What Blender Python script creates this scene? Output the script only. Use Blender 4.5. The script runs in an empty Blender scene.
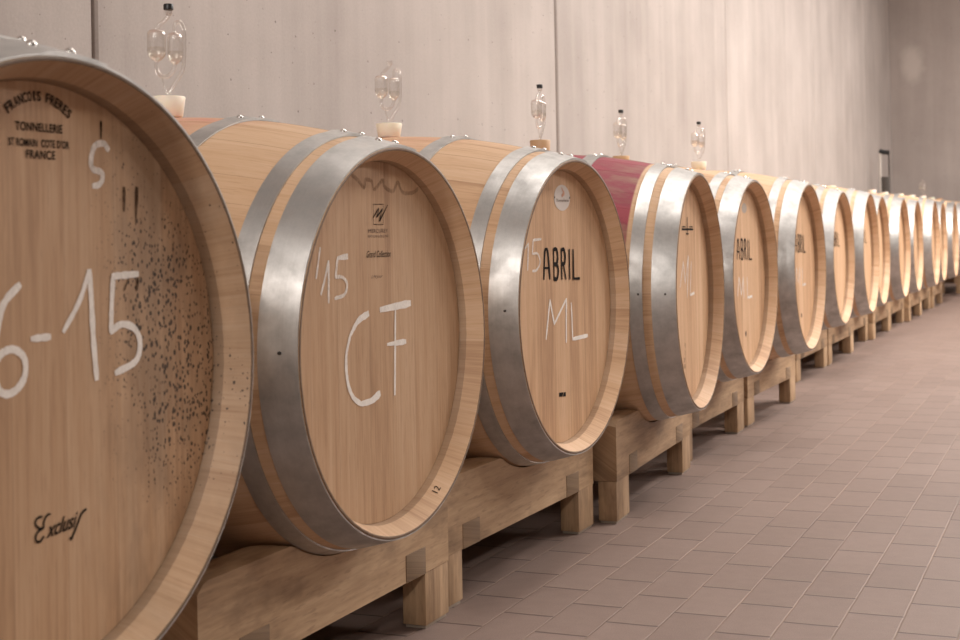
import bpy, bmesh, math, random
from mathutils import Matrix, Vector
random.seed(7)
PI = math.pi
C = bpy.context.scene.collection
SC = bpy.context.scene

# ------------------------------------------------------------------ materials
class NT:
    def __init__(self, name):
        m = bpy.data.materials.new(name); m.use_nodes = True
        self.m = m; self.t = m.node_tree; self.t.nodes.clear()
        self.out = self.t.nodes.new('ShaderNodeOutputMaterial')
    def n(self, typ, ins=None, **props):
        nd = self.t.nodes.new('ShaderNode' + typ)
        for k, v in props.items(): setattr(nd, k, v)
        for k, v in (ins or {}).items():
            s = nd.inputs[k]
            if isinstance(v, bpy.types.NodeSocket): self.t.links.new(v, s)
            else: s.default_value = v
        return nd
    def math(self, op, a, b=0.0, c=0.0, clamp=False):
        return self.n('Math', {0: a, 1: b, 2: c}, operation=op, use_clamp=clamp).outputs[0]
    def mix(self, fac, a, b, blend='MIX'):
        nd = self.n('Mix', {0: fac, 6: a, 7: b}, data_type='RGBA', blend_type=blend)
        return nd.outputs[2]
    def ramp(self, fac, stops, interp='LINEAR'):
        nd = self.n('ValToRGB', {0: fac}); cr = nd.color_ramp; cr.interpolation = interp
        while len(cr.elements) < len(stops): cr.elements.new(0.5)
        for e, (p, c) in zip(cr.elements, stops):
            e.position = p; e.color = (*c, 1) if len(c) == 3 else c
        return nd.outputs[0]
    def rng(self, v, a, b, c, d):
        return self.n('MapRange', {0: v, 1: a, 2: b, 3: c, 4: d}).outputs[0]
    def attr(self, name, typ='GEOMETRY'):
        return self.n('Attribute', attribute_name=name, attribute_type=typ)
    def noise(self, vec, scale=1.0, detail=3.0, rough=.55, dist=0.0):
        return self.n('TexNoise', {'Vector': vec, 'Scale': scale, 'Detail': detail, 'Roughness': rough, 'Distortion': dist}).outputs[0]
    def vmul(self, v, s):
        return self.n('VectorMath', {0: v, 1: s}, operation='MULTIPLY').outputs[0]
    def vadd(self, v, s):
        return self.n('VectorMath', {0: v, 1: s}, operation='ADD').outputs[0]
    def bsdf(self, color, rough=.6, metal=0.0, bump=None, bstr=.2, bdist=.002, **kw):
        b = self.n('BsdfPrincipled', {'Base Color': color, 'Roughness': rough, 'Metallic': metal})
        for k, v in kw.items():
            s = b.inputs[k]
            if isinstance(v, bpy.types.NodeSocket): self.t.links.new(v, s)
            else: s.default_value = v
        if bump is not None:
            bn = self.n('Bump', {'Height': bump, 'Strength': bstr, 'Distance': bdist})
            self.t.links.new(bn.outputs[0], b.inputs['Normal'])
        return b.outputs[0]
    def done(self, shader):
        self.t.links.new(shader, self.out.inputs[0]); return self.m

def oak(name, dark, mid, light, grain=110.0, rough=.62, extras=True, groove=.30, boards=.30):
    """Oak: vector attribute wc = (along the grain, across it, board id); face attribute board (-1 = joint)."""
    t = NT(name)
    wc = t.attr('wc').outputs['Vector']
    seed = t.n('ObjectInfo').outputs['Random']
    off = t.n('CombineXYZ', {0: t.math('MULTIPLY', seed, 13.7), 1: t.math('MULTIPLY', seed, 5.1), 2: t.math('MULTIPLY', seed, 31.0)}).outputs[0]
    p = t.vadd(wc, off)
    fine = t.noise(t.vmul(p, (7.0, grain * 2.6, 9.0)), 1.0, 5, .65)
    flow = t.noise(t.vmul(p, (1.6, grain * .32, 9.0)), 1.0, 4, .6, 1.2)
    broad = t.noise(t.vmul(p, (2.2, 9.0, 9.0)), 1.0, 2, .5)
    fleck = t.noise(t.vmul(p, (26.0, grain * 5, 9.0)), 1.0, 2, .5)
    g = t.math('ADD', t.math('MULTIPLY', fine, .40), t.math('ADD', t.math('MULTIPLY', flow, .40), t.math('MULTIPLY', broad, .20)))
    bid = t.attr('board').outputs['Fac']
    wn = t.n('TexWhiteNoise', {'W': t.math('ADD', bid, t.math('MULTIPLY', seed, 77.0))}, noise_dimensions='1D')
    g2 = t.math('ADD', g, t.math('MULTIPLY', t.math('SUBTRACT', wn.outputs[0], .5), boards))
    col = t.ramp(g2, [(.29, dark), (.48, mid), (.67, light)])
    col = t.mix(t.rng(fleck, .58, .72, 0, .34), col, (*dark, 1))
    # joints between boards
    col = t.mix(t.math('MULTIPLY', t.math('LESS_THAN', bid, -.5), groove), col, (.05, .03, .018, 1))
    if extras:                                  # the croze inside the chime is dark with age
        ob = t.n('SeparateXYZ', {0: t.n('TexCoord').outputs['Object']})
        dz_ = t.math('SUBTRACT', ob.outputs[2], .367)
        r2_ = t.math('SQRT', t.math('ADD', t.math('MULTIPLY', ob.outputs[1], ob.outputs[1]), t.math('MULTIPLY', dz_, dz_)))
        ins = t.math('MULTIPLY', t.math('LESS_THAN', r2_, .2824), t.math('GREATER_THAN', r2_, .2804))
        col = t.mix(t.math('MULTIPLY', ins, .42), col, (.085, .047, .026, 1))
        lip = t.math('MULTIPLY', t.math('GREATER_THAN', ob.outputs[0], .4392), t.math('GREATER_THAN', r2_, .2960))
        col = t.mix(t.math('MULTIPLY', lip, .75), col, (.06, .035, .022, 1))   # grimy outer lip of the chime
    tone = t.attr('tone', 'OBJECT').outputs['Fac']
    col = t.mix(1.0, col, t.n('CombineColor', {0: tone, 1: tone, 2: tone}).outputs[0], 'MULTIPLY')
    if extras:
        o = t.n('TexCoord').outputs['Object']
        ox = t.n('SeparateXYZ', {0: o})
        # wine stain around the bilge
        wine = t.attr('wine', 'OBJECT').outputs['Fac']
        nz = t.noise(t.vmul(o, (5, 16, 16)), 1.0, 5, .65)
        band = t.rng(t.math('ABSOLUTE', ox.outputs[0]), .318, .322, 1, 0)
        hi = t.rng(ox.outputs[2], .34, .54, 0, 1)
        fac = t.math('MULTIPLY', t.math('MULTIPLY', band, hi), t.rng(nz, .30, .55, .55, 1.0))
        fac = t.math('MULTIPLY', fac, wine, clamp=True)
        col = t.mix(fac, col, t.ramp(nz, [(.35, (.13, .010, .032)), (.62, (.30, .045, .065))]))
        # bung blush
        bl = t.attr('blush', 'OBJECT').outputs['Fac']
        dx = t.math('ABSOLUTE', ox.outputs[0]); dy = t.math('ABSOLUTE', ox.outputs[1])
        dd = t.math('ADD', t.math('MULTIPLY', dx, 3.4), t.math('MULTIPLY', dy, 2.2))
        fb = t.math('MULTIPLY', t.rng(dd, .25, .95, .75, 0), t.rng(nz, .38, .62, 0, 1))
        fb = t.math('MULTIPLY', t.math('MULTIPLY', fb, bl), t.rng(ox.outputs[2], .5, .62, 0, 1))
        col = t.mix(fb, col, (.55, .19, .15, 1))
        # mould spots
        mo = t.attr('mould', 'OBJECT').outputs['Fac']
        sv = t.vmul(o, (230, 230, 165))
        sv = t.vadd(sv, t.vmul(t.n('TexNoise', {'Vector': o, 'Scale': 90.0}).outputs[1], (1.2, 1.2, 1.2)))
        vo = t.n('TexVoronoi', {'Vector': sv, 'Scale': 1.0})
        cr = t.n('SeparateXYZ', {0: vo.outputs['Color']}).outputs[0]
        patch = t.noise(o, 9.0, 2, .6)
        reg = t.math('MULTIPLY', t.rng(ox.outputs[1], .05, .15, 0, 1), t.rng(t.math('ABSOLUTE', t.math('SUBTRACT', ox.outputs[2], .43)), .14, .30, 1, 0))
        reg = t.math('MULTIPLY', reg, t.rng(patch, .32, .62, .25, 1.0))
        thr = t.math('MULTIPLY', t.math('MULTIPLY', reg, t.rng(cr, .18, 1, 0, .66)), mo)
        sp = t.rng(t.math('SUBTRACT', thr, vo.outputs['Distance']), -.02, .08, 0, .92)
        blot = t.rng(t.noise(t.vmul(o, (14, 14, 7)), 1.0, 4, .65), .40, .62, 0, .42)
        col = t.mix(t.math('MULTIPLY', t.math('MULTIPLY', blot, mo), t.rng(ox.outputs[1], .04, .16, 0, 1)), col, (.10, .065, .042, 1))
        col = t.mix(sp, col, (.028, .014, .008, 1))
    if not extras:                              # damp brown patches on the rack timber
        pn = t.noise(t.vmul(p, (5.0, 12.0, 9.0)), 1.0, 4, .65)
        col = t.mix(t.rng(pn, .52, .70, 0, .55), col, (.13, .072, .038, 1))
    sh = t.bsdf(col, rough, bump=t.math('ADD', fine, t.math('MULTIPLY', fleck, .4)), bstr=.16, bdist=.0012)
    return t.done(sh)

M = {}
M['oak_body'] = oak('oak stave wood', (.38, .21, .11), (.59, .38, .225), (.68, .475, .315), 70, boards=.13, groove=.16)
M['oak_head'] = oak('oak head wood', (.32, .168, .082), (.54, .332, .186), (.635, .425, .265), 80, boards=.13, groove=.22)
M['oak_rack'] = oak('oak beam wood', (.16, .088, .044), (.41, .262, .148), (.59, .40, .24), 34, extras=False, groove=.5, boards=.12)

def steel(name, base, rough0, rough1, scratch):
    t = NT(name)
    o = t.n('TexCoord').outputs['Object']
    seed = t.n('ObjectInfo').outputs['Random']
    o2 = t.vadd(o, t.n('CombineXYZ', {0: t.math('MULTIPLY', seed, 9), 1: t.math('MULTIPLY', seed, 4), 2: seed}).outputs[0])
    big = t.noise(o2, 16.0, 5, .65)
    brush = t.noise(t.vmul(o2, (420, 14, 14)), 1.0, 3, .6)
    cross = t.noise(t.vmul(o2, (9, 130, 130)), 1.0, 3, .6)
    spang = t.n('TexVoronoi', {'Vector': t.vmul(o2, (60, 60, 60)), 'Scale': 1.0}).outputs['Color']
    sp = t.n('SeparateXYZ', {0: spang}).outputs[0]
    v = t.math('ADD', t.math('MULTIPLY', big, .80), t.math('ADD', t.math('MULTIPLY', brush, .10), t.math('MULTIPLY', sp, .03)))
    col = t.ramp(v, [(.28, tuple(c * .62 for c in base)), (.62, base)])
    r = t.rng(v, .3, .65, rough1, rough0)
    sh = t.bsdf(col, r, .93, bump=t.math('ADD', t.math('ADD', t.math('MULTIPLY', brush, .10), t.math('MULTIPLY', big, .6)), t.math('MULTIPLY', cross, scratch)), bstr=.22, bdist=.0006)
    return t.done(sh)
M['steel'] = steel('galvanised hoop steel', (.62, .605, .585), .36, .56, .5)
M['steel_bright'] = steel('bright hoop steel', (.58, .565, .545), .34, .50, .2)

def plain(name, col, rough=.6, metal=0.0, noise=0.0, **kw):
    t = NT(name)
    if noise:
        o = t.n('TexCoord').outputs['Object']
        f = t.noise(o, 60.0, 3, .6)
        c = t.mix(t.rng(f, .3, .7, 0, noise), (*col, 1), tuple(x * .6 for x in col) + (1,))
    else: c = (*col, 1)
    return t.done(t.bsdf(c, rough, metal, **kw))
M['rivet'] = plain('rivet steel', (.80, .78, .75), .22, 1.0)
M['pad'] = plain('foot pad plastic', (.36, .29, .23), .5)
M['silicone'] = plain('cream silicone', (.96, .88, .73), .45, 0, .08, **{'Subsurface Weight': .25, 'Subsurface Radius': (.02, .012, .006)})
M['silicone_tan'] = plain('tan silicone', (.60, .39, .215), .5, 0, .1)
M['silicone_orange'] = plain('orange silicone', (.66, .36, .18), .5, 0, .1)
M['cap_black'] = plain('black cap plastic', (.012, .011, .011), .4)
M['ink'] = plain('burnt black lettering', (.012, .008, .006), .8, **{'Specular IOR Level': .1})
M['ink_soft'] = plain('faint burnt lettering', (.10, .055, .032), .75)

M['sticker'] = plain('sticker paper', (.66, .60, .55), .5)
M['sticker_old'] = plain('worn sticker paper', (.40, .34, .29), .5)
M['flame'] = plain('sticker print', (.62, .33, .22), .5)
M['iron'] = plain('dark painted steel', (.075, .062, .052), .45, .3)
M['chrome'] = plain('bare steel tube', (.74, .69, .63), .3, .4)
M['rubber'] = plain('rubber', (.02, .02, .02), .8)

def chalk(name, lo, hi, c=(.95, .90, .84, 1)):
    t = NT(name)
    o = t.n('TexCoord').outputs['Object']
    f = t.noise(t.vmul(o, (1, 700, 160)), 1.0, 3, .7)
    g = t.noise(o, 38.0, 2, .5)
    a = t.rng(t.math('ADD', t.math('MULTIPLY', f, .7), t.math('MULTIPLY', g, .3)), .38, .60, lo, hi)
    d = t.n('BsdfDiffuse', {'Color': c}).outputs[0]
    tr = t.n('BsdfTransparent').outputs[0]
    return t.done(t.n('MixShader', {0: a, 1: tr, 2: d}).outputs[0])
M['stain'] = chalk('brown tannin stain', .05, .42, (.17, .085, .045, 1))
M['stain_dark'] = chalk('dark drip stain', .35, .85, (.06, .032, .02, 1))
M['chalk'] = chalk('white chalk', .75, 1.0)
M['chalk_thin'] = chalk('thin white chalk', .50, .95)
M['chalk_faint'] = chalk('rubbed white chalk', .25, .80)

def glass(name, tint, edge, r=.10, f0=.10, f1=.85):
    t = NT(name)
    fr = t.n('LayerWeight', {'Blend': .34}).outputs['Facing']
    f2 = t.math('POWER', fr, 2.0)
    gl = t.n('BsdfGlossy', {'Color': (1, .98, .95, 1), 'Roughness': r}).outputs[0]
    tr = t.n('BsdfTransparent', {'Color': t.mix(f2, (*tint, 1), (*edge, 1))}).outputs[0]
    fac = t.rng(fr, 0, 1, f0, f1)
    return t.done(t.n('MixShader', {0: fac, 1: tr, 2: gl}).outputs[0])
M['glass'] = glass('clear lab glass', (.985, .98, .975), (.93, .92, .905))
M['liquid'] = glass('airlock liquid', (.972, .965, .945), (.95, .935, .90), .10, .03, .35)
M['liquid_rose'] = glass('pinkish airlock liquid', (.97, .92, .87), (.93, .85, .77), .10, .03, .35)

def concrete(name, lo, hi, stain=None):
    t = NT(name)
    o = t.n('TexCoord').outputs['Object']
    pid = t.attr('panel').outputs['Fac']
    wn = t.n('TexWhiteNoise', {'W': pid}, noise_dimensions='1D').outputs[0]
    o2 = t.vadd(o, t.n('CombineXYZ', {2: t.math('MULTIPLY', wn, 17)}).outputs[0])
    st = t.noise(t.vmul(o2, (5.2, 5.2, .30)), 1.0, 4, .6)
    st2 = t.noise(t.vmul(o2, (55, 55, 2.2)), 1.0, 3, .6)
    cl = t.noise(o2, 1.4, 4, .62)
    gr = t.noise(o2, 130.0, 3, .6)
    v = t.math('ADD', t.math('MULTIPLY', st, .34), t.math('ADD', t.math('MULTIPLY', cl, .44), t.math('ADD', t.math('MULTIPLY', st2, .06), t.math('MULTIPLY', gr, .16))))
    v = t.math('ADD', v, t.math('MULTIPLY', t.math('SUBTRACT', wn, .5), .08))
    col = t.ramp(v, [(.33, lo), (.66, hi)])
    so = t.n('SeparateXYZ', {0: o}); flat2 = t.n('CombineXYZ', {0: t.math('ADD', so.outputs[0], so.outputs[1]), 1: so.outputs[2]}).outputs[0]
    vo = t.n('TexVoronoi', {'Vector': flat2, 'Scale': 9.0, 'Randomness': 1.0}, voronoi_dimensions='2D')
    cr = t.n('SeparateXYZ', {0: vo.outputs['Color']}).outputs[0]
    pit = t.math('LESS_THAN', vo.outputs['Distance'], t.rng(cr, .25, 1.0, 0.0, .030))
    col = t.mix(t.math('MULTIPLY', pit, .85), col, (.06, .045, .038, 1))
    vo2 = t.n('TexVoronoi', {'Vector': flat2, 'Scale': 22.0}, voronoi_dimensions='2D')
    cr2 = t.n('SeparateXYZ', {0: vo2.outputs['Color']}).outputs[1]
    pit2 = t.math('LESS_THAN', vo2.outputs['Distance'], t.rng(cr2, .70, 1.0, 0.0, .045))
    col = t.mix(t.math('MULTIPLY', pit2, .7), col, (.12, .09, .075, 1))
    if stain:                                   # one patch of repaired, paler cement
        (cx, cy, cz), r, c2 = stain
        d = t.n('VectorMath', {0: t.vmul(t.vadd(o, (-cx, -cy, -cz)), (1.5, 1.0, .8))}, operation='LENGTH').outputs[1]
        d = t.math('ADD', d, t.math('MULTIPLY', t.noise(o, 6.0, 3, .6), .25))
        col = t.mix(t.rng(d, r, r + .16, .55, 0), col, (*c2, 1))
    return t.done(t.bsdf(col, .82, bump=t.math('ADD', gr, t.math('MULTIPLY', st2, .3)), bstr=.18, bdist=.002))
CLO, CHI = (.335, .292, .268), (.53, .473, .44)
M['concrete'] = concrete('formwork concrete', CLO, CHI)
M['concrete_end'] = concrete('end wall concrete', (.30, .252, .228), (.43, .37, .338), ((-1.856, 16.75, 2.49), .20, (.60, .53, .48)))
M['concrete_dark'] = concrete('dark concrete', (.17, .15, .135), (.26, .235, .21))
M['joint'] = plain('panel joint filler', (.34, .285, .255), .9)
M['plaster'] = plain('white ceiling', (.40, .375, .35), .9)

def floor_mat():
    t = NT('clinker floor tiles')
    o = t.n('TexCoord').outputs['Object']
    s = t.n('SeparateXYZ', {0: o})
    W, L = TILE_W, TILE_L
    wob = t.math('MULTIPLY', t.math('SUBTRACT', t.noise(o, 22.0, 2, .5), .5), .0028)
    a = t.math('DIVIDE', t.math('ADD', t.math('SUBTRACT', s.outputs[0], TILE_X0), wob), W)
    row = t.math('FLOOR', a); fa = t.math('SUBTRACT', a, row)
    sh = t.math('MULTIPLY', t.math('FLOORED_MODULO', row, 2.0), .5)
    b = t.math('ADD', t.math('DIVIDE', t.math('ADD', t.math('SUBTRACT', s.outputs[1], TILE_Y0), wob), L), sh)
    colm = t.math('FLOOR', b); fb = t.math('SUBTRACT', b, colm)
    da = t.math('MULTIPLY', t.math('MINIMUM', fa, t.math('SUBTRACT', 1.0, fa)), W)
    db = t.math('MULTIPLY', t.math('MINIMUM', fb, t.math('SUBTRACT', 1.0, fb)), L)
    ja = t.rng(da, .0008, .0022, 1, 0); jb = t.rng(db, .0016, .0042, 1, 0)
    idv = t.n('CombineXYZ', {0: row, 1: colm}).outputs[0]
    wn = t.n('TexWhiteNoise', {'Vector': idv}, noise_dimensions='2D').outputs[0]
    big = t.noise(o, 1.6, 3, .6); mid = t.noise(o, 30.0, 4, .65); fine = t.noise(o, 420.0, 2, .6)
    v = t.math('ADD', t.math('MULTIPLY', wn, .09), t.math('ADD', t.math('MULTIPLY', big, .22), t.math('ADD', t.math('MULTIPLY', mid, .22), t.math('MULTIPLY', fine, .48))))
    col = t.ramp(v, [(.30, (.135, .090, .073)), (.52, (.212, .148, .123)), (.78, (.29, .212, .180))])
    col = t.mix(t.math('MULTIPLY', jb, .92), col, (.065, .042, .033, 1))
    lightj = t.rng(t.noise(o, 2.2, 3, .6), .36, .60, 0, 1)
    jc = t.mix(lightj, (.13, .088, .068, 1), (.27, .185, .135, 1))
    col = t.mix(t.math('MULTIPLY', ja, .9), col, jc)
    h = t.math('SUBTRACT', t.math('MULTIPLY', t.math('ADD', fine, mid), .12), t.math('MAXIMUM', ja, jb))
    tilt = t.math('MULTIPLY', t.math('SUBTRACT', wn, .5), .1)
    r = t.rng(v, .3, .8, .52, .66)
    return t.done(t.bsdf(col, r, bump=t.math('ADD', h, tilt), bstr=.45, bdist=.0015))
TILE_W, TILE_L, TILE_X0, TILE_Y0 = .0971, .1940, -.4150, 2.565
M['floor'] = floor_mat()

# ------------------------------------------------------------------ mesh helpers
def finish(name, bm, mat, parent=None, smooth=True, sharp=35, loc=None):
    me = bpy.data.meshes.new(name)
    bm.normal_update(); bm.to_mesh(me); bm.free()
    me.materials.append(mat)
    if smooth:
        for p in me.polygons: p.use_smooth = True
        try: me.set_sharp_from_angle(angle=math.radians(sharp))
        except Exception: pass
    o = bpy.data.objects.new(name, me); C.objects.link(o)
    if parent is not None: o.parent = parent
    if loc: o.location = loc
    o['tone'] = 1.0
    return o

def share(name, me, parent, tone=1.0):
    o = bpy.data.objects.new(name, me); C.objects.link(o); o.parent = parent; o['tone'] = tone
    return o

def thing(name, loc, label, cat, group=None, rz=0.0, scale=1.0):
    o = bpy.data.objects.new(name, None); C.objects.link(o)
    o.empty_display_size = .1; o.location = loc; o.rotation_euler = (0, 0, rz); o.scale = (scale,) * 3
    tag(o, label, cat, group); return o
def tag(o, label, cat, group=None):
    o['label'] = label; o['category'] = cat
    if group: o['group'] = group
    return o

def set_wc(bm, fn):
    """fn(co, face) -> (along, across, id); writes corner attribute wc and face attribute board."""
    lay = bm.loops.layers.float_vector.new('wc')
    bl = bm.faces.layers.float.new('board')
    for f in bm.faces:
        b = 0.0
        for l in f.loops:
            v = fn(l.vert.co, f); l[lay] = v; b = v[2]
        f[bl] = b

def box(bm, x0, x1, y0, y1, z0, z1):
    r = bmesh.ops.create_cube(bm, size=1.0)
    for v in r['verts']:
        v.co = Vector(((x0 + x1) / 2 + v.co.x * (x1 - x0), (y0 + y1) / 2 + v.co.y * (y1 - y0), (z0 + z1) / 2 + v.co.z * (z1 - z0)))
    return r['verts']

def bevel_all(bm, w, seg=2):
    bmesh.ops.bevel(bm, geom=list(bm.edges), offset=w, segments=seg, profile=.5, affect='EDGES')

def lathe(bm, prof, seg=32, axis='z', center=(0, 0, 0)):
    rings = []
    for r, h in prof:
        ring = []
        if r < 1e-6:
            ring = [bm.verts.new((0, 0, h))]
        else:
            for k in range(seg):
                a = 2 * PI * k / seg
                ring.append(bm.verts.new((r * math.cos(a), r * math.sin(a), h)))
        rings.append(ring)
    for a, b in zip(rings, rings[1:]):
        for k in range(seg):
            k2 = (k + 1) % seg
            if len(a) == 1 and len(b) == 1: continue
            if len(a) == 1: bm.faces.new((a[0], b[k2], b[k]))
            elif len(b) == 1: bm.faces.new((a[k], a[k2], b[0]))
            else: bm.faces.new((a[k], a[k2], b[k2], b[k]))
    allv = [v for r in rings for v in r]
    for v in allv:
        if axis == 'x': v.co = Vector((v.co.z, v.co.x, v.co.y))
        v.co += Vector(center)
    return allv

def tube(bm, pts, rad, seg=10, caps=True):
    pts = [Vector(p) for p in pts]; n = len(pts)
    if not hasattr(rad, '__len__'): rad = [rad] * n
    up = None; rings = []
    for i in range(n):
        d = (pts[min(i + 1, n - 1)] - pts[max(i - 1, 0)]).normalized()
        if up is None:
            up = d.orthogonal().normalized()
        else:
            up = (up - d * up.dot(d)).normalized()
        s = d.cross(up)
        rings.append([bm.verts.new(pts[i] + (up * math.cos(2 * PI * k / seg) + s * math.sin(2 * PI * k / seg)) * rad[i]) for k in range(seg)])
    for a, b in zip(rings, rings[1:]):
        for k in range(seg): bm.faces.new((a[k], a[(k + 1) % seg], b[(k + 1) % seg], b[k]))
    if caps:
        bm.faces.new(list(reversed(rings[0]))); bm.faces.new(rings[-1])

def smooth_path(pts, sub=6):
    """Catmull-Rom through the points."""
    P = [Vector((*p, 0)) if len(p) == 2 else Vector(p) for p in pts]
    if len(P) < 3: return P
    out = []
    for i in range(len(P) - 1):
        p0 = P[i - 1] if i else P[0] * 2 - P[1]
        p1, p2 = P[i], P[i + 1]
        p3 = P[i + 2] if i + 2 < len(P) else p2 * 2 - p1
        for k in range(sub):
            t = k / sub
            out.append(.5 * ((2 * p1) + (p2 - p0) * t + (2 * p0 - 5 * p1 + 4 * p2 - p3) * t * t + (3 * p1 - p0 - 3 * p2 + p3) * t ** 3))
    out.append(P[-1]); return out

# ------------------------------------------------------------------ barrel
RH, RB, HL = .300, .367, .44            # chime radius, bilge radius, half length; axis is local X, head at +X
def rad(x): return RH + (RB - RH) * (1 - (x / HL) ** 2)
CZ = RB                                  # height of the axis above the barrel's lowest line

def body_mesh():
    rnd = random.Random(3)
    nst = 29
    w = [rnd.uniform(.75, 1.3) for _ in range(nst)]; tot = sum(w)
    angs = []; ids = []                  # segment boundaries and the stave id of the segment that starts there
    a = 0.0; g = .0021
    for i in range(nst):
        st = 2 * PI * w[i] / tot
        angs.append(a); ids.append(-1)   # joint face
        k = 3
        for j in range(k):
            angs.append(a + g + (st - g) * j / k); ids.append(i)
        a += st
    bm = bmesh.new()
    lay = bm.loops.layers.float_vector.new('wc'); bl = bm.faces.layers.float.new('board')
    n = len(angs)
    prof = []
    xs = [-HL + 2 * HL * k / 30 for k in range(31)]
    # back inside, back lip, outside, front lip, bevel, croze
    prof += [(-HL + .046, .2805), (-HL + .022, .283), (-HL + .0005, .2965), (-HL, .2985)]
    for x in xs: prof.append((x, rad(x)))
    prof += [(HL + .0004, .2985), (HL, .2965), (HL - .026, .2832), (HL - .029, .2820), (HL - .046, .2805)]
    rings = []
    lays = []
    for x, r in prof:
        ring = []
        for k in range(n):
            rr = r - (.0004 if ids[k] == -1 and r > .299 else 0)
            ring.append(bm.verts.new((x, rr * math.sin(angs[k]), CZ + rr * math.cos(angs[k]))))
        rings.append(ring)
    faceinfo = {}
    for a_, b_ in zip(rings, rings[1:]):
        for k in range(n):
            k2 = (k + 1) % n
            f = bm.faces.new((a_[k], a_[k2], b_[k2], b_[k])); faceinfo[f] = (ids[k], angs[k])
    bmesh.ops.recalc_face_normals(bm, faces=list(bm.faces))
    for f, (i, a0) in faceinfo.items():
        f[bl] = i
        for l in f.loops:
            c = l.vert.co; ang = math.atan2(c.y, c.z - CZ) % (2 * PI)
            if ang < a0 - .1: ang += 2 * PI
            l[lay] = (c.x, ang * .34, i * 3.0)
    return finish('barrel_body', bm, M['oak_body'], sharp=25)

def head_mesh(sign):
    rnd = random.Random(11)
    R = .2803; xf = sign * (HL - .04); xb = sign * (HL - .058)
    bm = bmesh.new()
    lay = bm.loops.layers.float_vector.new('wc'); bl = bm.faces.layers.float.new('board')
    edges = [-R]
    while edges[-1] < R - .05: edges.append(min(R, edges[-1] + rnd.uniform(.055, .095)))
    edges[-1] = R
    info = {}
    for i in range(len(edges) - 1):
        segs = [(edges[i] + (.0004 if i else 0), edges[i + 1] - (.0004 if i < len(edges) - 2 else 0), i)]
        if i < len(edges) - 2: segs.append((edges[i + 1] - .0004, edges[i + 1] + .0004, -1))
        for v0, v1, bid in segs:
            m = 8 if bid >= 0 else 1
            top = []; bot = []
            for k in range(m + 1):
                v = v0 + (v1 - v0) * k / m; h = math.sqrt(max(R * R - v * v, 0))
                top.append(bm.verts.new((xf, v, CZ + h))); bot.append(bm.verts.new((xf, v, CZ - h)))
            for k in range(m):
                vs = [bot[k], bot[k + 1], top[k + 1], top[k]]
                try: f = bm.faces.new(vs if sign > 0 else vs[::-1])
                except ValueError: continue
                info[f] = bid
    # rim edge and back of the board disc
    ring1 = [bm.verts.new((xf, R * math.sin(2 * PI * k / 64), CZ + R * math.cos(2 * PI * k / 64))) for k in range(64)]
    ring2 = [bm.verts.new((xb, R * math.sin(2 * PI * k / 64), CZ + R * math.cos(2 * PI * k / 64))) for k in range(64)]
    for k in range(64):
        f = bm.faces.new((ring1[k], ring1[(k + 1) % 64], ring2[(k + 1) % 64], ring2[k])); info[f] = 0
    f = bm.faces.new(ring2); info[f] = 0
    for f in bm.faces:
        i = info.get(f, 0); f[bl] = i
        for l in f.loops: l[lay] = (l.vert.co.z, l.vert.co.y, i * 3.0)
    return finish('head', bm, M['oak_head'], smooth=False)

def hoop_mesh(name, d0, d1, sign, mat, dphi=0.0):
    """A riveted steel strip lying on the staves from d0 to d1 behind the chime, its ends lapped at the top."""
    bm = bmesh.new()
    th = .0021; N = 120
    lap0, lap1 = -.16, .16
    xs = [sign * (HL - d0), sign * (HL - (d0 + d1) / 2), sign * (HL - d1)]
    a0 = lap0 + dphi; a1 = 2 * PI + lap1 + dphi
    secs = []
    for k in range(N + 1):
        a = a0 + (a1 - a0) * k / N
        ex = 0.0
        t = (a - (2 * PI + lap0 + dphi)) / .05
        if t > 0: ex = th * 1.12 * min(1.0, t)
        row = []
        for x in xs: row.append((x, rad(x) + .0004 + ex))
        ring = [(x, r + th) for x, r in row] + [(x, r) for x, r in row[::-1]]
        secs.append([bm.verts.new((x, r * math.sin(a), CZ + r * math.cos(a))) for x, r in ring])
    for A, B in zip(secs, secs[1:]):
        for k in range(6): bm.faces.new((A[k], A[(k + 1) % 6], B[(k + 1) % 6], B[k]))
    bm.faces.new(secs[0][::-1]); bm.faces.new(secs[-1])
    bmesh.ops.recalc_face_normals(bm, faces=list(bm.faces))
    return finish(name, bm, mat, sharp=40)

def rivet_mesh(d, ang, big=1.0):
    bm = bmesh.new()
    x = HL - d; r = rad(x) + .0004 + .0044
    prof = [(0, .0042 * big), (.0026 * big, .0038 * big), (.0046 * big, .0024 * big), (.0056 * big, .0004), (.0056 * big, -.0012)]
    lathe(bm, prof, 12)
    nrm = Vector((2 * (RB - RH) * x / HL ** 2, math.sin(ang), math.cos(ang))).normalized()
    q = Vector((0, 0, 1)).rotation_difference(nrm).to_matrix()
    p = Vector((x, r * math.sin(ang), CZ + r * math.cos(ang)))
    for v in bm.verts: v.co = q @ v.co + p
    bmesh.ops.recalc_face_normals(bm, faces=list(bm.faces))
    o = finish('rivet', bm, M['rivet'])
    return o

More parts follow.
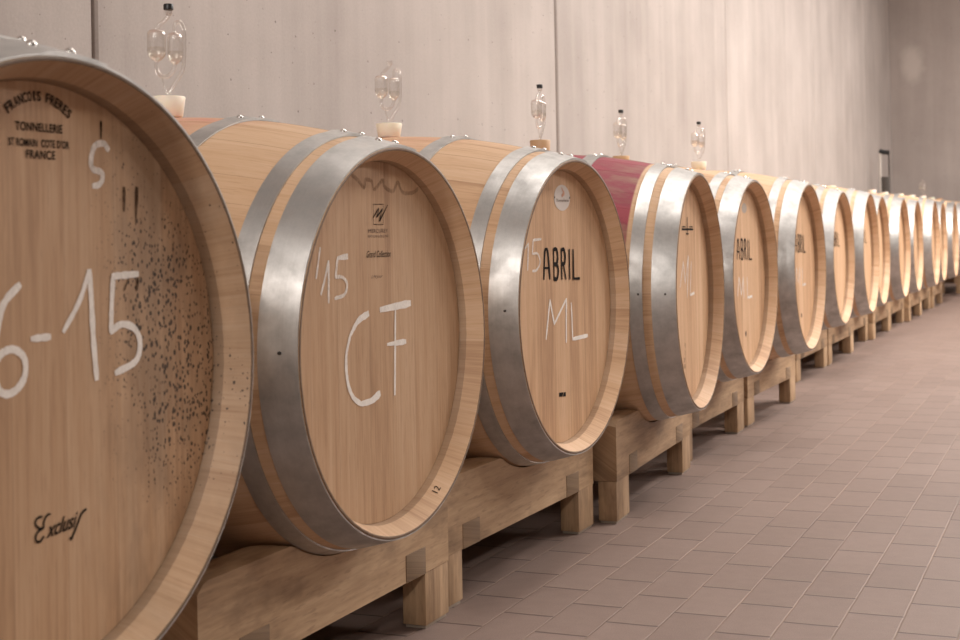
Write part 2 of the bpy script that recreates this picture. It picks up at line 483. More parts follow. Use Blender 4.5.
HX = HL - .04                                # plane of the front head
def stroke_bm(bm, pts, w, sm=True, rough=.12, lift=.0006, rnd=random.Random(5), ends=True):
    """A flat chalk or ink stroke on the head plane; pts are (across, up from the head's centre)."""
    P = smooth_path(pts) if sm else [Vector((*p, 0)) for p in pts]
    if len(P) == 2 and sm: P = [P[0].lerp(P[1], k / 6) for k in range(7)]
    n = len(P); L = []; R = []
    ws = w if hasattr(w, '__len__') else None
    for i in range(n):
        d = P[min(i + 1, n - 1)] - P[max(i - 1, 0)]
        if d.length < 1e-9: d = Vector((1, 0, 0))
        d.normalize(); nn = Vector((-d.y, d.x, 0))
        t = i / (n - 1)
        ww = (ws[0] + (ws[1] - ws[0]) * t if ws else w) * .5 * (1 + rnd.uniform(-rough, rough))
        e = d * (ww * .5 if i == n - 1 else -ww * .5 if i == 0 else 0) if ends else Vector((0, 0, 0))
        k = .72 if ends and i in (0, n - 1) else 1
        L.append(P[i] + nn * ww * k + e); R.append(P[i] - nn * ww * k + e)
    vl = [bm.verts.new((HX + lift, p.x, CZ + p.y)) for p in L]
    vr = [bm.verts.new((HX + lift, p.x, CZ + p.y)) for p in R]
    for i in range(n - 1): bm.faces.new((vr[i], vr[i + 1], vl[i + 1], vl[i]))

def mark(head, name, strokes, mat, label=None):
    """strokes: list of (points, width[, smooth])"""
    bm = bmesh.new()
    for k, s in enumerate(strokes):
        stroke_bm(bm, s[0], s[1], s[2] if len(s) > 2 else True, lift=.0006 + .00008 * k)
    o = finish(name, bm, mat, head, smooth=False)
    if label: o['label'] = label
    return o

def text_mesh(txt, spacing=1.0, shear=0.0, bold=0.0):
    cu = bpy.data.curves.new('lettering', 'FONT'); cu.body = txt; cu.size = 1.0; cu.space_character = spacing; cu.shear = shear; cu.offset = bold
    ob = bpy.data.objects.new('lettering', cu); C.objects.link(ob)
    dg = bpy.context.evaluated_depsgraph_get(); dg.update()
    me = bpy.data.meshes.new_from_object(ob.evaluated_get(dg))
    bpy.data.objects.remove(ob); bpy.data.curves.remove(cu)
    xs = [v.co.x for v in me.vertices]; ys = [v.co.y for v in me.vertices]
    return me, min(xs), max(xs), min(ys), max(ys)

def lettering(head, name, txt, u0, u1, z0, z1, mat, slope=0.0, spacing=1.0, shear=0.0, bold=0.0, lift=.0007):
    me, ax, bx, ay, by = text_mesh(txt, spacing, shear, bold)
    for v in me.vertices:
        fx = (v.co.x - ax) / (bx - ax); fy = (v.co.y - ay) / (by - ay)
        v.co = Vector((HX + lift, u0 + (u1 - u0) * fx, CZ + z0 + (z1 - z0) * fy + slope * fx))
    me.materials.clear(); me.materials.append(mat)
    o = bpy.data.objects.new(name, me); C.objects.link(o); o.parent = head; o['tone'] = 1.0
    return o

def arc_lettering(head, name, txt, cu_, cz_, r, a0, a1, h, wl, mat):
    bm = bmesh.new(); n = len(txt)
    for i, ch in enumerate(txt):
        if ch == ' ': continue
        me, ax, bx, ay, by = text_mesh(ch, bold=.02)
        a = a0 + (a1 - a0) * (i + .5) / n
        base = len(bm.verts)
        vs = []
        for v in me.vertices:
            fx = ((v.co.x - ax) / max(bx - ax, .05) - .5) * wl * (.45 if ch == 'I' else 1); fy = (v.co.y - ay) / (by - ay) * h
            rr = r + fy; aa = a + fx / r
            vs.append(bm.verts.new((HX + .0007, cu_ + rr * math.sin(aa), CZ + cz_ + rr * math.cos(aa))))
        for p in me.polygons:
            try: bm.faces.new([vs[k] for k in p.vertices])
            except ValueError: pass
        bpy.data.meshes.remove(me)
    return finish(name, bm, mat, head, smooth=False)

MK = {
 'b1_6': [(-0.0263, 0.089), (-0.044, 0.0761), (-0.0515, 0.0624), (-0.0611, 0.0247), (-0.0564, -0.0013), (-0.0459, -0.0096), (-0.0313, -0.0066), (-0.0207, 0.0053), (-0.0214, 0.0211), (-0.0341, 0.0301), (-0.0486, 0.0287), (-0.0595, 0.0195)],
 'b1_dash': [(-0.011, 0.0382), (0.0132, 0.0382)],
 'b1_1': [(0.033, 0.0421), (0.056, 0.0694), (0.0713, 0.0988), (0.0736, 0.0741), (0.076, 0.0319), (0.0801, -0.0082)],
 'b1_5': [(0.1471, 0.0932), (0.1077, 0.0924), (0.1048, 0.0639), (0.1033, 0.0369), (0.1198, 0.0429), (0.1401, 0.0372), (0.149, 0.0219), (0.1416, 0.0035), (0.1097, -0.0056)],
 'b1_S': [(0.1032, 0.2206), (0.0963, 0.2263), (0.0824, 0.2229), (0.0766, 0.2081), (0.0798, 0.2001), (0.0921, 0.1973), (0.0934, 0.1904), (0.0884, 0.1848), (0.0794, 0.1833)],
 'b1_arc': [(-0.0384, 0.256), (-0.0292, 0.2613), (-0.018, 0.2654), (-0.0057, 0.2684), (0.0087, 0.2689), (0.0223, 0.2666), (0.0341, 0.2613), (0.044, 0.2545)],
 'b1_tonn': [(-0.0288, 0.2351), (0.0355, 0.2365), (-0.0286, 0.2436)],
 'b1_rom': [(-0.0382, 0.2203), (0.0453, 0.2225), (-0.0381, 0.2287)],
 'b1_fr': [(-0.0155, 0.2095), (0.0249, 0.2097), (-0.0153, 0.2181)],
 'b1_drip': [(0.0929, 0.2483), (0.0925, 0.2306)],
 'b1_drip2': [(0.1273, 0.1819), (0.1268, 0.1586), (0.148, 0.1823), (0.1455, 0.1445), (0.1323, 0.0884), (0.1247, 0.077), (0.1471, 0.0878), (0.1453, 0.0761)],
 'b1_excl': [(0.0106, -0.1297), (0.0061, -0.1299), (0.0014, -0.1357), (0.0013, -0.1404), (-0.0039, -0.1404), (-0.009, -0.1368), (-0.0096, -0.1325), (-0.0051, -0.1298), (-0.0007, -0.1302)],
 'b1_excl2': [(0.0013, -0.1404), (-0.0069, -0.1433), (-0.01, -0.1479), (-0.0086, -0.1517), (-0.0041, -0.1527), (0.0011, -0.1491)],
 'b1_excl3': [(0.0041, -0.1518), (0.0087, -0.147), (0.0093, -0.1518), (0.0155, -0.1474), (0.0169, -0.1513), (0.0208, -0.1505), (0.0279, -0.1409), (0.0346, -0.1348), (0.0263, -0.1448), (0.0215, -0.1507), (0.027, -0.1481), (0.0277, -0.1514), (0.0324, -0.1476), (0.0331, -0.1509), (0.0379, -0.1471), (0.0378, -0.1508), (0.0434, -0.1472), (0.045, -0.1501)],
 'b1_excl4': [(0.0613, -0.1346), (0.0548, -0.1376), (0.0482, -0.147), (0.04, -0.1587), (0.0377, -0.1577)],
 'b2_box': [(-0.0179, 0.2136), (0.0139, 0.2139), (0.0127, 0.1821), (-0.0191, 0.1822)],
 'b2_n': [(-0.0187, 0.1928), (-0.0016, 0.2072), (-0.0078, 0.1937), (0.0103, 0.2061), (0.0026, 0.1933), (-0.0, 0.1868), (0.0274, 0.2126)],
 'b2_merc': [(-0.0349, 0.1692), (0.0268, 0.1698), (-0.0347, 0.1754)],
 'b2_bour': [(-0.0352, 0.1624), (0.0284, 0.1616), (-0.035, 0.1658)],
 'b2_coll': [(-0.0417, 0.1334), (0.0351, 0.132), (-0.0415, 0.1407)],
 'b2_jo': [(-0.0291, 0.0996), (0.0087, 0.0982), (-0.0289, 0.1033)],
 'b2_ap': [(-0.1771, 0.1487), (-0.1829, 0.1277), (-0.1894, 0.1056)],
 'b2_1': [(-0.1771, 0.0813), (-0.1645, 0.1058), (-0.1548, 0.1288), (-0.1551, 0.0977), (-0.1561, 0.0686)],
 'b2_5a': [(-0.129, 0.1328), (-0.1011, 0.1345)],
 'b2_5b': [(-0.129, 0.132), (-0.1353, 0.1047), (-0.1162, 0.104), (-0.1025, 0.0935), (-0.1109, 0.078), (-0.1386, 0.0735)],
 'b2_C': [(-0.0408, 0.0448), (-0.0713, 0.0358), (-0.0958, 0.0155), (-0.1087, -0.0152), (-0.106, -0.0512), (-0.0912, -0.0767), (-0.0677, -0.0903), (-0.0349, -0.0893), (-0.0095, -0.0811)],
 'b2_F1': [(-0.0005, 0.0489), (0.0972, 0.0536)],
 'b2_F2': [(0.0474, 0.0491), (0.0404, -0.0876)],
 'b2_F3': [(0.019, -0.007), (0.0793, -0.0072)],
 'b2_zig': [(-0.0869, 0.2589), (-0.0647, 0.25), (-0.0459, 0.239), (-0.0417, 0.2506), (-0.0222, 0.2491), (-0.0148, 0.2365), (0.0138, 0.252), (0.0175, 0.2422), (0.046, 0.2348), (0.0632, 0.2492), (0.0796, 0.2334), (0.1143, 0.2339), (0.1322, 0.2404)],
 'b3_st': [(0.0106, 0.2506), (0.0079, 0.197), (-0.0329, 0.2266), (0.0527, 0.2251)],
 'b3_A': [(-0.0916, 0.0593), (-0.0713, 0.1197), (-0.0549, 0.0579)],
 'b3_B': [(-0.0395, 0.1191), (-0.0425, 0.0574), (-0.0138, 0.0562)],
 'b3_R': [(0.0002, 0.1183), (-0.0029, 0.0558), (0.0266, 0.0547)],
 'b3_I': [(0.0447, 0.1174), (0.0415, 0.0541)],
 'b3_L': [(0.0655, 0.117), (0.0623, 0.0533), (0.0968, 0.0519)],
 'b3_1': [(-0.1827, 0.122), (-0.1659, 0.1318), (-0.1716, 0.08)],
 'b3_5': [(-0.1033, 0.1397), (-0.1424, 0.1382), (-0.147, 0.1111), (-0.1218, 0.1105), (-0.1107, 0.093), (-0.1283, 0.0785), (-0.1485, 0.0771)],
 'b3_M': [(-0.0871, -0.0619), (-0.064, 0.0154), (-0.0443, -0.0346), (0.0217, 0.013), (0.0172, -0.0762)],
 'b3_L2': [(0.0484, 0.0032), (0.0529, -0.0728), (0.1349, -0.0716)],
 'b3_stamp': [(-0.0224, -0.1758), (0.0067, -0.179), (0.0062, -0.1893), (-0.0229, -0.186)],
 'b4_bar': [(-0.0511, 0.1604), (0.0873, 0.1595), (0.018, 0.1896), (0.0138, 0.1448)],
 'b4_M': [(-0.0815, 0.0149), (-0.0408, 0.077), (-0.0222, 0.0225), (0.0204, 0.0909), (-0.0016, -0.0144)],
 'b4_L': [(0.0556, 0.0743), (0.0352, -0.0111), (0.0852, -0.0083)],
 'b4_t': [(-0.0379, -0.1364), (-0.0398, -0.1565), (-0.0476, -0.1728), (-0.0491, -0.1895)],
 'b5_st': [(0.0111, 0.2306), (0.0088, 0.2029)],
 'b5_ab': [(-0.0977, 0.1175), (-0.1022, 0.0636), (0.1036, 0.0624)],
 'b5_ML': [(-0.0965, -0.0562), (-0.0759, 0.0009), (-0.0487, -0.0547), (-0.0216, -0.0012), (-0.0172, -0.0641), (0.0307, -0.0032), (0.0319, -0.0666), (0.0924, -0.0657)],
 'b5_dot': [(-0.0008, -0.1791)],
 'b6_ab': [(-0.0663, 0.1228), (-0.0723, 0.0659), (0.1078, 0.064)],
 'b6_dot': [(-0.0012, -0.1765)],
}

def abril(head, mat):
    u = lambda a: -.0925 + a * .188
    z0, z1 = .0595, .1195; w = .0078; zm = (z0 + z1) / 2
    st = []
    # A, narrow with a flat top
    st += [([(u(0), z0), (u(.03), z1 - .012), (u(.055), z1)], w), ([(u(.055), z1), (u(.10), z1)], w, False), ([(u(.10), z1), (u(.125), z1 - .012), (u(.16), z0)], w), ([(u(.02), zm - .008), (u(.14), zm - .008)], w * .8, False)]
    def B(x0, x1, r=False):
        s = [([(u(x0), z0), (u(x0), z1)], w, False), ([(u(x0), z1), (u(x1 - .03), z1), (u(x1), z1 - .014), (u(x1 - .025), zm + .002), (u(x0), zm)], w)]
        s += [([(u(x0 + .05), zm), (u(x1 + .01), z0)], w, False)] if r else [([(u(x0), zm), (u(x1 - .02), zm - .003), (u(x1 + .01), z0 + .016), (u(x1 - .03), z0), (u(x0), z0)], w)]
        return s
    st += B(.275, .385) + B(.490, .595, True)
    st += [([(u(.715), z0), (u(.715), z1)], w, False), ([(u(.825), z1), (u(.825), z0), (u(1.0), z0)], w, False)]
    st = [([(p[0], p[1] - .034 * (p[0] + .0925)) for p in q[0]],) + tuple(q[1:]) for q in st]
    return mark(head, 'brand_lettering', st, mat)

def ring_disc(head, name, u0, z0, r, mat, lift=.0006, seg=28, rz=None):
    rz = rz or r
    bm = bmesh.new()
    vs = [bm.verts.new((HX + lift, u0 + r * math.cos(2 * PI * k / seg), CZ + z0 + rz * math.sin(2 * PI * k / seg))) for k in range(seg)]
    bm.faces.new(vs)
    return finish(name, bm, mat, head, smooth=False)

body0 = body_mesh(); headF0 = head_mesh(1); headB0 = head_mesh(-1)
HOOPS = {'std': ((.0015, .0560), (.0755, .1055), (.246, .280)), 'wide': ((.0015, .0570), (.078, .1085), (.250, .284))}
hoop_names = ('chime_hoop', 'quarter_hoop', 'bilge_hoop')
hoop_me = {}
for kind in HOOPS:
    mat = M['steel'] if kind == 'std' else M['steel_bright']
    for s in (1, -1):
        for nm, (d0, d1), dp in zip(hoop_names, HOOPS[kind], (.03, .03, -.05)):
            o = hoop_mesh(nm, d0, d1, s, mat, dp); hoop_me[kind, s, nm] = o.data; bpy.data.objects.remove(o)
riv_me = {}
for kind in HOOPS:
    for nm, (d0, d1), dp in zip(hoop_names, HOOPS[kind], (.03, .03, -.05)):
        for j, aa in enumerate((-.085, .085)):
            o = rivet_mesh((d0 + d1) / 2, aa + dp); riv_me[kind, nm, j] = o.data; bpy.data.objects.remove(o)
nail_me = {}
for nm, (d0, d1) in zip(hoop_names, HOOPS['std']):
    o = rivet_mesh((d0 + d1) / 2 - .004, math.radians(-88.5), .45); o.data.materials[0] = M['iron']; nail_me[nm] = o.data; bpy.data.objects.remove(o)
body_me, hf_me, hb_me = body0.data, headF0.data, headB0.data
for o in (body0, headF0, headB0): bpy.data.objects.remove(o)

CAMZ = .692
AX = CAMZ - .1559                        # height of the common barrel axis
# head centre x, y, dz, yaw degrees, scale, kind, tone body, tone head
BAR = [
 (-.926, 1.124, .017, -.77, 1.054, 'std', .70, .90),
 (-.972, 1.938, -.011, -1.55, .983, 'std', .96, .92),
 (-.973, 2.748, -.003, -2.66, .997, 'std', 1.0, 1.08),
 (-.925, 3.553, -.011, 2.89, .997, 'wide', .98, 1.10),
 (-.960, 4.359, -.004, -.86, .987, 'std', 1.04, 1.10),
 (-.938, 5.159, .001, -.39, .99, 'std', 1.04, 1.10),
 (-1.043, 6.575, -.001, 0, .997, 'std', 1.0, 1.08),
 (-1.033, 7.368, .003, .55, .997, 'std', 1.02, 1.08),
 (-1.080, 8.160, 0, .34, 1.0, 'wide', 1.0, 1.05),
 (-1.057, 8.956, -.001, .17, .997, 'wide', 1.0, 1.05),
 (-1.063, 9.754, -.003, .24, .987, 'std', .98, 1.0),
 (-1.030, 10.554, .004, .11, .993, 'std', 1.0, 1.05),
 (-1.050, 11.350, .002, 0, .99, 'wide', .98, 1.0),
 (-1.030, 12.144, .003, 0, .987, 'wide', 1.0, 1.0),
 (-1.020, 12.940, 0, 0, 1.0, 'std', 1.0, 1.0),
 (-1.010, 13.740, 0, 0, 1.0, 'std', 1.0, 1.0),
 (-1.010, 14.540, 0, 0, 1.0, 'std', 1.0, 1.0),
 (-1.010, 15.340, 0, 0, 1.0, 'std', 1.0, 1.0),
]
NTH = ['', 'first', 'second', 'third', 'fourth', 'fifth', 'sixth', 'seventh', 'eighth', 'ninth', 'tenth', 'eleventh', 'twelfth']
LAB = [
 'big oak barrel chalked 6-15, dark mould spots over its head and rim',
 'oak wine barrel with large chalked letters CF and small winery emblem on head',
 'oak wine barrel with bold black ABRIL, oval white sticker and chalked ML',
 'oak wine barrel stained wine red around the bilge, shiny wide hoops',
 'ABRIL lettered oak barrel beside the red stained one, worn grey sticker on head',
 'ABRIL lettered oak barrel standing just before the wider gap in the row',
 'ABRIL lettered oak barrel standing just after the wider gap in the row',
 'second oak barrel after the wider gap, lettering half hidden by its rim',
] + ['oak wine barrel with plain head, %s after the wider gap in the row' % NTH[k] for k in range(3, 13)]
SHORT = ['the mould spotted barrel', 'the barrel chalked CF', 'the ABRIL barrel with white sticker', 'the red stained barrel', 'the ABRIL barrel beside the red stained one', 'the last barrel before the gap', 'the first barrel after the gap'] + ['the %s barrel after the gap' % NTH[k] for k in range(2, 13)]
barrels = []; heads = []
for i, (x, y, dz, yaw, s, kind, tb, th_) in enumerate(BAR):
    a = math.radians(yaw)
    cx, cy = x - HL * s * math.cos(a), y - HL * s * math.sin(a)
    root = thing('wine_barrel', (cx, cy, AX + dz - CZ * s), LAB[i], 'barrel', 'oak barrels in a row along the wall', a, s)
    b = share('barrel_body', body_me, root, tb)
    hf = share('head', hf_me, root, th_); share('head', hb_me, root, th_)
    if i == 0:
        b['mould'] = .55; hf['mould'] = 1.0
    if i == 1: b['blush'] = 1.6
    if i == 2: b['blush'] = .8
    if i == 3: b['wine'] = 1.0
    for sg in (1, -1):
        for nm in hoop_names:
            h = share(nm, hoop_me[kind, sg, nm], root)
            if sg == 1 and i < 8:
                for j in range(2): share('rivet', riv_me[kind, nm, j], h)
                if i in (1, 2, 3) and nm != 'bilge_hoop': share('nail', nail_me[nm], h)
    barrels.append(root); heads.append(hf)

# ------------------------------------------------------------------ writing on the heads
h = heads[0]
cw = .0075
mark(h, 'chalk_mark', [(MK['b1_6'], cw)], M['chalk'], 'white chalk digit 6')
mark(h, 'chalk_mark', [(MK['b1_dash'], cw * .9)], M['chalk'], 'short white chalk dash')
mark(h, 'chalk_mark', [(MK['b1_1'][:3], cw * .8), (MK['b1_1'][2:], cw)], M['chalk'], 'white chalk digit 1')
mark(h, 'chalk_mark', [(MK['b1_5'][:2], cw), (MK['b1_5'][1:4], cw * .9), (MK['b1_5'][3:], cw)], M['chalk'], 'white chalk digit 5')
mark(h, 'chalk_mark', [(MK['b1_S'], .0065)], M['chalk_thin'], 'small white chalk S')
arc_lettering(h, 'maker_lettering', 'FRANCOIS FRERES', .0035, .1975, .0645, math.radians(-39.5), math.radians(39.5), .0095, .0052, M['ink'])
lettering(h, 'maker_lettering', 'TONNELLERIE', -.0285, .0357, .2330, .2414, M['ink'], spacing=1.05, bold=.02)
lettering(h, 'maker_lettering', 'ST ROMAIN  COTE D\'OR', -.0378, .0450, .2184, .2262, M['ink'], spacing=1.05, bold=.02)
lettering(h, 'maker_lettering', 'FRANCE', -.0150, .0250, .2072, .2156, M['ink'], spacing=1.1, bold=.02)
ew = .0021
mark(h, 'script_lettering', [(MK['b1_excl'], ew * 1.1), (MK['b1_excl2'], ew * 1.2)], M['ink'])
mark(h, 'script_lettering', [(MK['b1_excl4'], ew * 1.3)], M['ink'])
q0, q1 = MK['b1_excl3'][0], MK['b1_excl3'][-1]
lettering(h, 'script_lettering', 'xclusi', q0[0], q1[0] + .004, q0[1], q0[1] + .0150, M['ink'], slope=.0030, shear=.55, bold=.015)
d2 = MK['b1_drip2']
mark(h, 'dark_streak', [(MK['b1_drip'], (.0030, .0012))], M['ink'])
for k, ww in ((0, (.006, .003)), (2, (.007, .002)), (4, (.004, .002)), (6, (.006, .003))):
    mark(h, 'dark_streak', [([d2[k], d2[k + 1]], ww)], M['stain_dark'])

h = heads[1]
mark(h, 'chalk_mark', [(MK['b2_C'][:3], (.012, .0065)), (MK['b2_C'][2:7], (.0065, .0085)), (MK['b2_C'][6:], (.0085, .013))], M['chalk'], 'white chalk letter C')
mark(h, 'chalk_mark', [(MK['b2_F1'], (.011, .0125)), (MK['b2_F2'], (.0048, .0065)), (MK['b2_F3'], (.006, .010))], M['chalk'], 'white chalk letter F')
mark(h, 'chalk_mark', [(MK['b2_ap'], .0045)], M['chalk_thin'], 'white chalk apostrophe')
mark(h, 'chalk_mark', [(MK['b2_1'][:3], .0048), (MK['b2_1'][2:], .0055)], M['chalk_thin'], 'white chalk digit 1')
mark(h, 'chalk_mark', [(MK['b2_5a'], (.006, .011)), (MK['b2_5b'][:2], .0055), (MK['b2_5b'][1:], .0055)], M['chalk_thin'], 'white chalk digit 5')
bx = MK['b2_box']; lw = .0011
mark(h, 'winery_emblem', [([bx[0], bx[1]], lw, False), ([bx[1], bx[2]], lw, False), ([bx[2], bx[3]], lw, False), ([bx[3], bx[0]], lw, False), (MK['b2_n'][:3], .0018), (MK['b2_n'][2:5], (.0042, .0030), False), (MK['b2_n'][4:], (.0045, .0014), False)], M['ink'])
lettering(h, 'maker_lettering', 'MERCUREY', -.0348, .0268, .1692, .1752, M['ink_soft'], spacing=1.15)
lettering(h, 'maker_lettering', 'BOURGOGNE', -.0352, .0285, .1620, .1656, M['ink_soft'], spacing=1.3)
lettering(h, 'script_lettering', 'Grand Collection', -.0417, .0350, .1312, .1414, M['ink'], slope=-.0005, shear=.35)
lettering(h, 'script_lettering', '( M Jour', -.0277, .0077, .0978, .1034, M['ink_soft'], shear=.4)
mark(h, 'tannin_stain', [(MK['b2_zig'], .0065)], M['stain'])

h = heads[2]
abril(h, M['ink'])
ring_disc(h, 'maker_sticker', 0.0097, .2240, .0425, M['sticker'], rz=.0270, seg=40)['label'] = 'oval white paper sticker'
st = [c for c in h.children if c.name.startswith('maker_sticker')][0]
mark(h, 'chalk_mark', [(MK['b3_1'][:2], .004), (MK['b3_1'][1:], .0055)], M['chalk_thin'], 'faint white chalk digit 1')
mark(h, 'chalk_mark', [(MK['b3_5'][:2], .0055), (MK['b3_5'][1:3], .0045), (MK['b3_5'][2:], .0050)], M['chalk_thin'], 'faint white chalk digit 5')
m = MK['b3_M']
def chalk_ml(head, m, l, w, mat, what):
    mark(head, 'chalk_mark', [([m[0], m[1]], w), ([m[1], m[2]], w * 1.15), ([m[2], m[3]], w), ([m[3], m[4]], w * 1.25)], mat, what + ' chalk letter M')
    mark(head, 'chalk_mark', [([l[0], l[1]], w), ([l[1], l[2]], w * 1.45)], mat, what + ' chalk letter L')
chalk_ml(h, m, MK['b3_L2'], .0058, M['chalk'], 'white')
fl = mark(h, 'sticker_print', [([(.008, .2275), (.0160, .2335), (.012, .240), (.006, .2455)], (.007, .002)), ([(.016, .2290), (.021, .2335), (.017, .2385)], (.004, .001))], M['flame'])
for v in fl.data.vertices: v.co.x += .0006
lettering(h, 'sticker_print', 'Tonnellerie', -.0240, .0430, .2155, .2215, M['ink_soft'], slope=.0005, shear=.2, lift=.0014)
for uu in (-.0310, .0500): ring_disc(h, 'sticker_print', uu, .2245, .0020, M['ink'], .0013, 10)
mark(h, 'burnt_stamp', [([(-.0225, -.1812), (.0065, -.1836)], .0115, False)], M['ink'])
sl = mark(h, 'burnt_stamp', [([(-.010, -.1868), (-.001, -.1780)], .0020, False)], M['oak_head'])
for v in sl.data.vertices: v.co.x += .0006

h = heads[3]
mark(h, 'burnt_emblem', [([(-.048, .1605), (.085, .1597)], .0080, False), ([(.014, .147), (.017, .189)], .0085, False), ([(-.046, .1670), (-.010, .1670)], .004, False), ([(.040, .1665), (.080, .1665)], .004, False), ([(.000, .1490), (.030, .1485)], .004, False)], M['ink'])
m = MK['b4_M']; l = MK['b4_L']
chalk_ml(h, m, l, .0052, M['chalk_thin'], 'faint white')
for (u_, z_), tx, ww in zip(MK['b4_t'], ('1', '7', '2H', '458'), (.004, .007, .016, .022)):
    lettering(h, 'stamped_digit', tx, u_ - ww / 2, u_ + ww / 2, z_ - .005, z_ + .006, M['ink_soft'])

h = heads[4]
abril(h, M['ink'])
ring_disc(h, 'maker_sticker', 0.010, .2165, .032, M['sticker_old'], rz=.0160)['label'] = 'worn grey paper sticker'
p = MK['b5_ML']
chalk_ml(h, p[:5], p[5:], .0056, M['chalk_thin'], 'faint white')
ring_disc(h, 'burnt_stamp', -.0008, -.1791, .009, M['ink_soft'], seg=12)
h = heads[5]
abril(h, M['ink'])
chalk_ml(h, p[:5], p[5:], .0056, M['chalk_faint'], 'rubbed white')
ring_disc(h, 'burnt_stamp', -.0012, -.1765, .009, M['ink_soft'], seg=12)
for k in (6, 7):
    abril(heads[k], M['ink'])
# the number 12 stamped on the chime of the CF barrel
def chime_number(head_root, txt, ang, hgt, wid):
    me, ax, bx_, ay, by = text_mesh(txt)
    for v in me.vertices:
        fx = ((v.co.x - ax) / (bx_ - ax) - .5) * wid; fy = (v.co.y - ay) / (by - ay) * hgt
        # on the bevelled chime: fy runs from the head out to the lip
        q = .0015 + (hgt - fy)
        r = .2842 + q * .45; x = HL - .0235 + q * .89 + .0009
        a = ang - fx / r
        v.co = Vector((x, r * math.sin(a), CZ + r * math.cos(a)))
    me.materials.clear(); me.materials.append(M['ink'])
    b = [c for c in head_root.children if c.name.startswith('barrel_body')][0]
    o = bpy.data.objects.new('stamped_number', me); C.objects.link(o); o.parent = b; o['tone'] = 1.0
chime_number(barrels[1], '12', math.radians(152), .0105, .0150)

# ------------------------------------------------------------------ racks
RL = .785; BEAM_T, BEAM_B = .243, .099; BW = .062
def beam(parent, x0, x1, y0, y1, cut, name='saddle_beam', tone=1.0):
    """cut(x, y) -> highest z allowed by the barrel lying in the saddle (rack coordinates)."""
    bm = bmesh.new(); ny, nx = 60, 5
    g = {}
    for i in range(ny + 1):
        y = y0 + (y1 - y0) * i / ny
        for j in range(nx + 1):
            x = x0 + (x1 - x0) * j / nx
            e = min(i, ny - i) / ny * (y1 - y0)
            t = BEAM_T - max(0, .016 - e) * .9
            if j in (0, nx): t -= .003
            g[i, j] = bm.verts.new((x, y, min(t, cut(x, y))))
    lo = {}
    for i in range(ny + 1):
        y = y0 + (y1 - y0) * i / ny
        for j in (0, nx): lo[i, j] = bm.verts.new((x0 if j == 0 else x1, y, BEAM_B))
    for i in range(ny):
        for j in range(nx): bm.faces.new((g[i, j], g[i + 1, j], g[i + 1, j + 1], g[i, j + 1]))
        bm.faces.new((lo[i, 0], lo[i + 1, 0], g[i + 1, 0], g[i, 0]))
        bm.faces.new((lo[i + 1, nx], lo[i, nx], g[i, nx], g[i + 1, nx]))
        bm.faces.new((lo[i, nx], lo[i + 1, nx], lo[i + 1, 0], lo[i, 0]))
    bm.faces.new([lo[0, 0]] + [g[0, j] for j in range(nx + 1)] + [lo[0, nx]])
    bm.faces.new(([lo[ny, 0]] + [g[ny, j] for j in range(nx + 1)] + [lo[ny, nx]])[::-1])
    bmesh.ops.recalc_face_normals(bm, faces=list(bm.faces))
    set_wc(bm, lambda c, f: (c.y, c.x * .7 + c.z, 1.0))
    o = finish(name, bm, M['oak_rack'], parent, sharp=30); o['tone'] = tone
    return o
def block(parent, name, x0, x1, y0, y1, z0, z1, bid, axis, tone=1.0, bev=.004, mat=None):
    bm = bmesh.new(); box(bm, x0, x1, y0, y1, z0, z1); bevel_all(bm, bev, 2)
    if axis == 'x': set_wc(bm, lambda c, f: (c.x, c.y + c.z, bid))
    elif axis == 'e': set_wc(bm, lambda c, f: (c.x * 4, c.y * .5 + c.z * 2.2, bid))
    else: set_wc(bm, lambda c, f: (c.z, c.y + c.x, bid))
    o = finish(name, bm, mat or M['oak_rack'], parent, sharp=30); o['tone'] = tone
    return o

